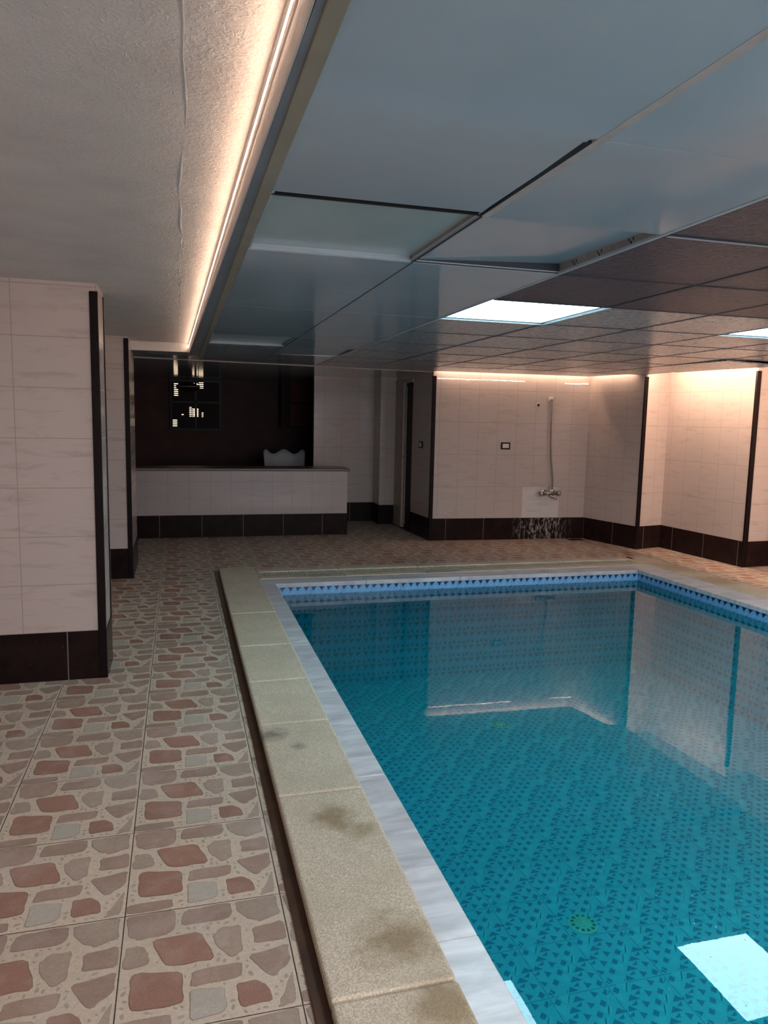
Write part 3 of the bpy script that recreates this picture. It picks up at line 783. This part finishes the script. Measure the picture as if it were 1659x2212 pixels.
# ---------------------------------------------------------------- bar counter
ct = tag(empty('bar_counter', (.60, 9.30, 0)), 'long tiled bar counter in front of the dark room, with dark tiled base', 'counter')
def face_box(name, x0, x1, y0, y1, z0, z1, mat, parent):
    b = MB(); b.keepn = True
    for (a, c) in (((x0, y0), (x1, y0)), ((x1, y0), (x1, y1)), ((x1, y1), (x0, y1)), ((x0, y1), (x0, y0))):
        L = math.hypot(c[0]-a[0], c[1]-a[1]); u = a[0]
        b.quad([(a[0], a[1], z0), (c[0], c[1], z0), (c[0], c[1], z1), (a[0], a[1], z1)], [(u, z0), (u+L, z0), (u+L, z1), (u, z1)])
    b.quad([(x0, y0, z1), (x1, y0, z1), (x1, y1, z1), (x0, y1, z1)], [(x0, 0), (x1, 0), (x1, .1), (x0, .1)])
    return b.build(name, mat, parent)
face_box('counter_body', -1.6, 1.435, -.225, .20, .0, .80, M['tile_counter'], ct)
face_box('base_band', -1.6, 1.440, -.231, .205, .0, .268, M['skirt'], ct)
d = MB(); d.box(-1.6, 1.465, -.25, .23, .802, .836, .012, seg=3); d.build('countertop', M['top'], ct)

# white plastic chair in the dark room
def garden_chair(loc, rz):
    t = tag(empty('plastic_chair', loc, rz), 'white plastic chair with wavy-topped back, behind the bar counter', 'chair')
    b = MB(); n, m = 18, 8
    def P(u, v, off):   # back shell
        x = (u-.5)*.62*(1-.10*(1-v)); ztop = .955 + .035*math.cos(4*math.pi*(u-.5)) + (.012 if abs(u-.5) > .38 else 0) - .05*max(0, abs(u-.5)-.44)*16
        z = .46 + (ztop-.46)*v; y = .22 + .10*v - .10*(1-(2*u-1)**2)*-1*.6 + off
        return (x, y, z)
    grid = [[[b.bm.verts.new(P(i/n, j/m, o)) for j in range(m+1)] for i in range(n+1)] for o in (0, .012)]
    for k in (0, 1):
        for i in range(n):
            for j in range(m):
                f = b.bm.faces.new((grid[k][i][j], grid[k][i+1][j], grid[k][i+1][j+1], grid[k][i][j+1])); f.smooth = True
    for i in range(n):
        b.bm.faces.new((grid[0][i][m], grid[0][i+1][m], grid[1][i+1][m], grid[1][i][m]))
        b.bm.faces.new((grid[0][i][0], grid[0][i+1][0], grid[1][i+1][0], grid[1][i][0]))
    for j in range(m):
        for i in (0, n): b.bm.faces.new((grid[0][i][j], grid[0][i][j+1], grid[1][i][j+1], grid[1][i][j]))
    b.build('backrest', M['chair'], t)
    b = MB(); b.box(-.25, .25, -.22, .24, .42, .44, .01); b.build('seat', M['chair'], t)
    for sx in (-1, 1):
        b = MB(); b.tube([(sx*.29, .24, .66), (sx*.30, 0, .66), (sx*.29, -.2, .64)], .022, 10); b.build('armrest', M['chair'], t)
        for y in (-.21, .23):
            b = MB(); b.tube([(sx*.24, y*.95, .43), (sx*.28, y*1.15, 0.002)], [.024, .016], 10); b.build('leg', M['chair'], t)
garden_chair((1.50, 10.66, 0), math.radians(0))

# back-room window with louvred shutters, daylight leaking between the slats
wn = empty('window_1', (.26, 12.28, 1.45)); struct(wn)
b = MB()
for a in ((-.40, .40, -.03, .0, -.235, -.19), (-.40, .40, -.03, 0, .535, .575), (-.40, -.36, -.03, 0, -.19, .535), (.36, .40, -.03, 0, -.19, .535), (-.02, .02, -.03, 0, -.19, .535), (-.36, .36, -.03, 0, .20, .235)): b.box(*a, .002)
b.build('window_frame', M['black_plastic'], wn)
b = MB()
for sx, x0, x1 in ((0, -.355, -.025), (1, .025, .355)):
    z = -.185
    while z < .53:
        b.box(x0, x1, -.022, -.014, z, z+.019); z += .030
b.build('louvre_slats', M['dark_wood'], wn)
b = MB()
for (x0, x1, z0, z1) in ((-.355, -.29, -.185, -.06), (-.22, -.19, -.005, .03), (-.10, -.065, -.01, .14), (-.055, .04, -.01, .12), (.09, .115, -.01, .06), (-.33, -.27, .30, .52), (-.05, .04, .44, .52), (.05, .12, .44, .53)):
    b.box(x0, x1, -.010, -.006, z0, z1)
b.build('outside_light', M['daylight'], wn)
b = MB(); b.box(-.36, .36, -.005, -.002, -.19, .535); b.build('dark_pane', M['void'], wn)

# dark hanging bowl lamp in front of that window
hl = tag(empty('hanging_lamp', (.13, 11.2, 1.86)), 'dark round bowl lamp hanging in front of the louvred window', 'lamp')
b = MB(); b.lathe([(0, -.075), (.06, -.07), (.12, -.05), (.165, -.01), (.175, .01), (.17, .02), (.14, .03), (.10, .055), (.03, .06)], 32); b.build('lamp_shade', M['dark_wood'], hl)
b = MB(); b.tube([(0, 0, .055), (0, 0, .172)], .006, 8); b.build('rod', M['black_plastic'], hl)
b = MB(); b.lathe([(.172, .0), (.180, .004), (.180, .012), (.172, .016)], 32); b.build('rim', M['steel'], hl)

# wall shelf cupboard in the dark room
cb = tag(empty('wall_cupboard', (1.90, 12.28, 1.30)), 'red-brown wall cupboard with two open compartments in the dark room', 'cupboard')
b = MB(); b.box(-.32, .24, -.30, 0, 0, .80, .004); b.build('cabinet_body', M['dark_wood'], cb)
for z0, z1 in ((.02, .37), (.41, .76)):
    b = MB(); b.box(-.17, .22, -.318, -.302, z0, z1, .003); b.build('door', M['red_wood'], cb)

# ---------------------------------------------------------------- shower wall fittings
def wall_y(x): return P_A[1] + (x-P_A[0])*(P_B[1]-P_A[1])/(P_B[0]-P_A[0])
# patch of whiter tiles
b = MB(); b.keepn = True
for x0, x1 in ((4.117, 4.363), (4.367, 4.612)):
    b.quad([(x0, wall_y(x0)-.004, .272), (x1, wall_y(x1)-.004, .272), (x1, wall_y(x1)-.004, .661), (x0, wall_y(x0)-.004, .661)], [(x0, 0), (x1, 0), (x1, .39), (x0, .39)])
struct(b.build('trim_15', wall_tile('white_patch_tile', 5.0, 5.0, -1, -1, base=(.74, .69, .68), vein=(.50, .46, .46))))
sw = tag(empty('wall_socket', (3.868, wall_y(3.868), 1.166)), 'white wall socket in a black frame, middle of the shower wall', 'socket')
b = MB(); b.box(-.062, .062, -.012, 0, -.043, .043, .004); b.build('frame', M['black_plastic'], sw)
b = MB(); b.box(-.042, .042, -.016, -.010, -.026, .026, .002); pt = b.build('faceplate', M['white_gloss'], sw)
b = MB()
for dx, dz in ((.018, .010), (.030, .010), (.024, -.008)): b.box(dx-.002, dx+.002, -.0175, -.0155, dz-.002, dz+.002)
b.build('socket_holes', M['black_plastic'], pt)
s2 = tag(empty('light_switch', (2.912, 8.80, 1.155)), 'small light switch in a dark frame on the narrow pier beside the doorway', 'switch')
b = MB(); b.box(-.012, 0, -.062, .062, -.043, .043, .003); b.build('frame', M['black_plastic'], s2)
b = MB(); b.box(-.016, -.010, -.036, .036, -.026, .026, .002); b.build('rocker', M['white_gloss'], s2)

mx = tag(empty('shower_mixer', (4.467, wall_y(4.467), .585)), 'worn chrome shower mixer tap low on the shower wall', 'tap')
b = MB()
b.tube([(-.085, -.055, 0), (.075, -.055, 0)], .017, 14)
b.lathe([(0, 0), (.022, 0), (.026, .01), (.02, .03), (0, .032)], 16, Matrix.Translation((-.005, -.055, .0)))
b.build('mixer_body', M['chrome'], mx)
for sx in (-.06, .05):
    b = MB(); b.lathe([(.034, 0), (.034, .008), (.018, .014), (.016, .055)], 18, Matrix.Translation((sx, 0, 0)) @ Matrix.Rotation(math.radians(90), 4, 'X')); b.build('wall_flange', M['chrome'], mx)
for sx, s in ((-.118, -1), (.10, 1)):
    b = MB(); b.lathe([(0, -.022), (.018, -.022), (.030, -.012), (.032, 0), (.028, .014), (.012, .02), (0, .02)], 14, Matrix.Translation((sx, -.055, 0)) @ Matrix.Rotation(math.radians(90), 4, 'Y')); b.build('handle', M['chrome'], mx)
b = MB(); b.tube([(-.01, -.055, -.01), (.0, -.08, -.035), (.02, -.12, -.045), (.045, -.14, -.05)], [.014, .013, .012, .013], 12); b.build('spout', M['chrome'], mx)
b = MB(); b.tube([(-.018, -.055, .015), (-.018, -.055, .07)], [.010, .007], 10); b.build('diverter', M['chrome'], mx)
mx.scale = (1.1, 1.1, 1.2)
hp = tag(empty('shower_pipe', (4.437, wall_y(4.437), 1.75)), 'thin grey shower pipe rising from the mixer tap to a white bracket', 'pipe')
b = MB(); b.tube([(0, -.045, .0), (.002, -.045, -.3), (.008, -.045, -.55), (.022, -.045, -.72), (.048, -.045, -.88), (.058, -.05, -1.0), (.056, -.055, -1.08), (.050, -.055, -1.12)], .0105, 10); b.build('pipe', M['hose'], hp)
b = MB(); b.box(-.03, .03, -.03, .0, -.022, .026, .006); b.tube([(0, -.02, 0), (0, -.065, .005)], .016, 12); b.build('bracket', M['white_gloss'], hp)
b = MB(); b.tube([(.02, -.03, .0), (.034, -.055, .02)], .010, 10); b.build('bracket_screw', M['chrome'], hp)
oh = tag(empty('pipe_outlet', (4.276, wall_y(4.276), 1.672)), 'small dark open pipe outlet in the shower wall, left of the shower pipe', 'pipe outlet')
b = MB(); b.lathe([(.014, 0), (.024, .002), (.026, .006), (.018, .008), (.016, -.0)], 16, Matrix.Rotation(math.radians(90), 4, 'X')); b.build('ring', M['white_gloss'], oh)
b = MB(); b.lathe([(0, .004), (.020, .005)], 16, Matrix.Rotation(math.radians(90), 4, 'X')); b.build('hole', M['void'], oh)
# reflected highlight high on the shower wall, built as thin glowing lines
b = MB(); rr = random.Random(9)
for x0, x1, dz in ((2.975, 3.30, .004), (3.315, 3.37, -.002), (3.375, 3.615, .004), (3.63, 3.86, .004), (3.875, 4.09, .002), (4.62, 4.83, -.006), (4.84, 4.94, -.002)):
    if x0 == 4.62:
        tag(b.build('light_strip', M['wall_highlight']), 'thin warm wall highlight built as a glowing line, left of the shower pipe', 'light strip'); b = MB()
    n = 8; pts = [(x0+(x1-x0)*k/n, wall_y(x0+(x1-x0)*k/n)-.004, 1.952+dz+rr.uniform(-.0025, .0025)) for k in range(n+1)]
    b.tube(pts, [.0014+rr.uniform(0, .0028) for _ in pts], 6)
tag(b.build('light_strip', M['wall_highlight']), 'short warm wall highlight built as a glowing line, right of the shower pipe', 'light strip')
# floor drain
fd = tag(empty('floor_drain', (4.80, 8.22, 0.001)), 'dark floor drain grate at the foot of the shower wall, near the corner', 'drain')
b = MB(); b.box(-.11, .11, -.07, .07, 0, .004, .001); b.build('frame', M['steel'], fd)
b = MB()
for k in range(7): b.box(-.095, .095, -.055+k*.0165, -.047+k*.0165, .004, .007)
b.build('grate', M['black_plastic'], fd)

# main drains on the pool bottom
def main_drain(x, y, label, mat):
    t = tag(empty('pool_drain', (x, y, BOT+.002)), label, 'drain')
    b = MB(); b.lathe([(0, .012), (.010, .014), (.012, .006), (.040, .010), (.042, .004), (.064, .004), (.070, .0)], 36); b.build('cover', mat, t)
    b = MB()
    for k in range(12):
        a = k*math.pi/6; c, s = math.cos(a), math.sin(a)
        b.prism([((r*c - q*s), (r*s + q*c)) for r, q in ((.044, -.006), (.060, -.008), (.060, .008), (.044, .006))], .0045, .006)
    b.build('slots', M['gap'], t)
dm = plain('yellowed_drain_plastic', (.95, .80, .55), .4, var=.06)
main_drain(1.845, 2.90, 'round pale drain cover on the pool bottom, nearer one', dm)
main_drain(2.44, 5.17, 'faint round drain cover on the pool bottom, farther one', dm)

# dust specks on the water
b = MB(); rr = random.Random(21)
for k in range(60):
    x, y = (rr.gauss(1.72, .28), rr.gauss(1.75, .35)) if k < 42 else (rr.uniform(.9, 3.6), rr.uniform(1.6, 5.5))
    if x < .82 or y < 1.2: continue
    r = rr.uniform(.0010, .0024)
    b.lathe([(0, WATER+.0015), (r, WATER+.001), (r, WATER+.0002)], 6, Matrix.Translation((x, y, 0)))
tag(b.build('dust_specks', M['white_gloss']), 'tiny specks of dust floating on the turquoise water', 'dust', kind='stuff')
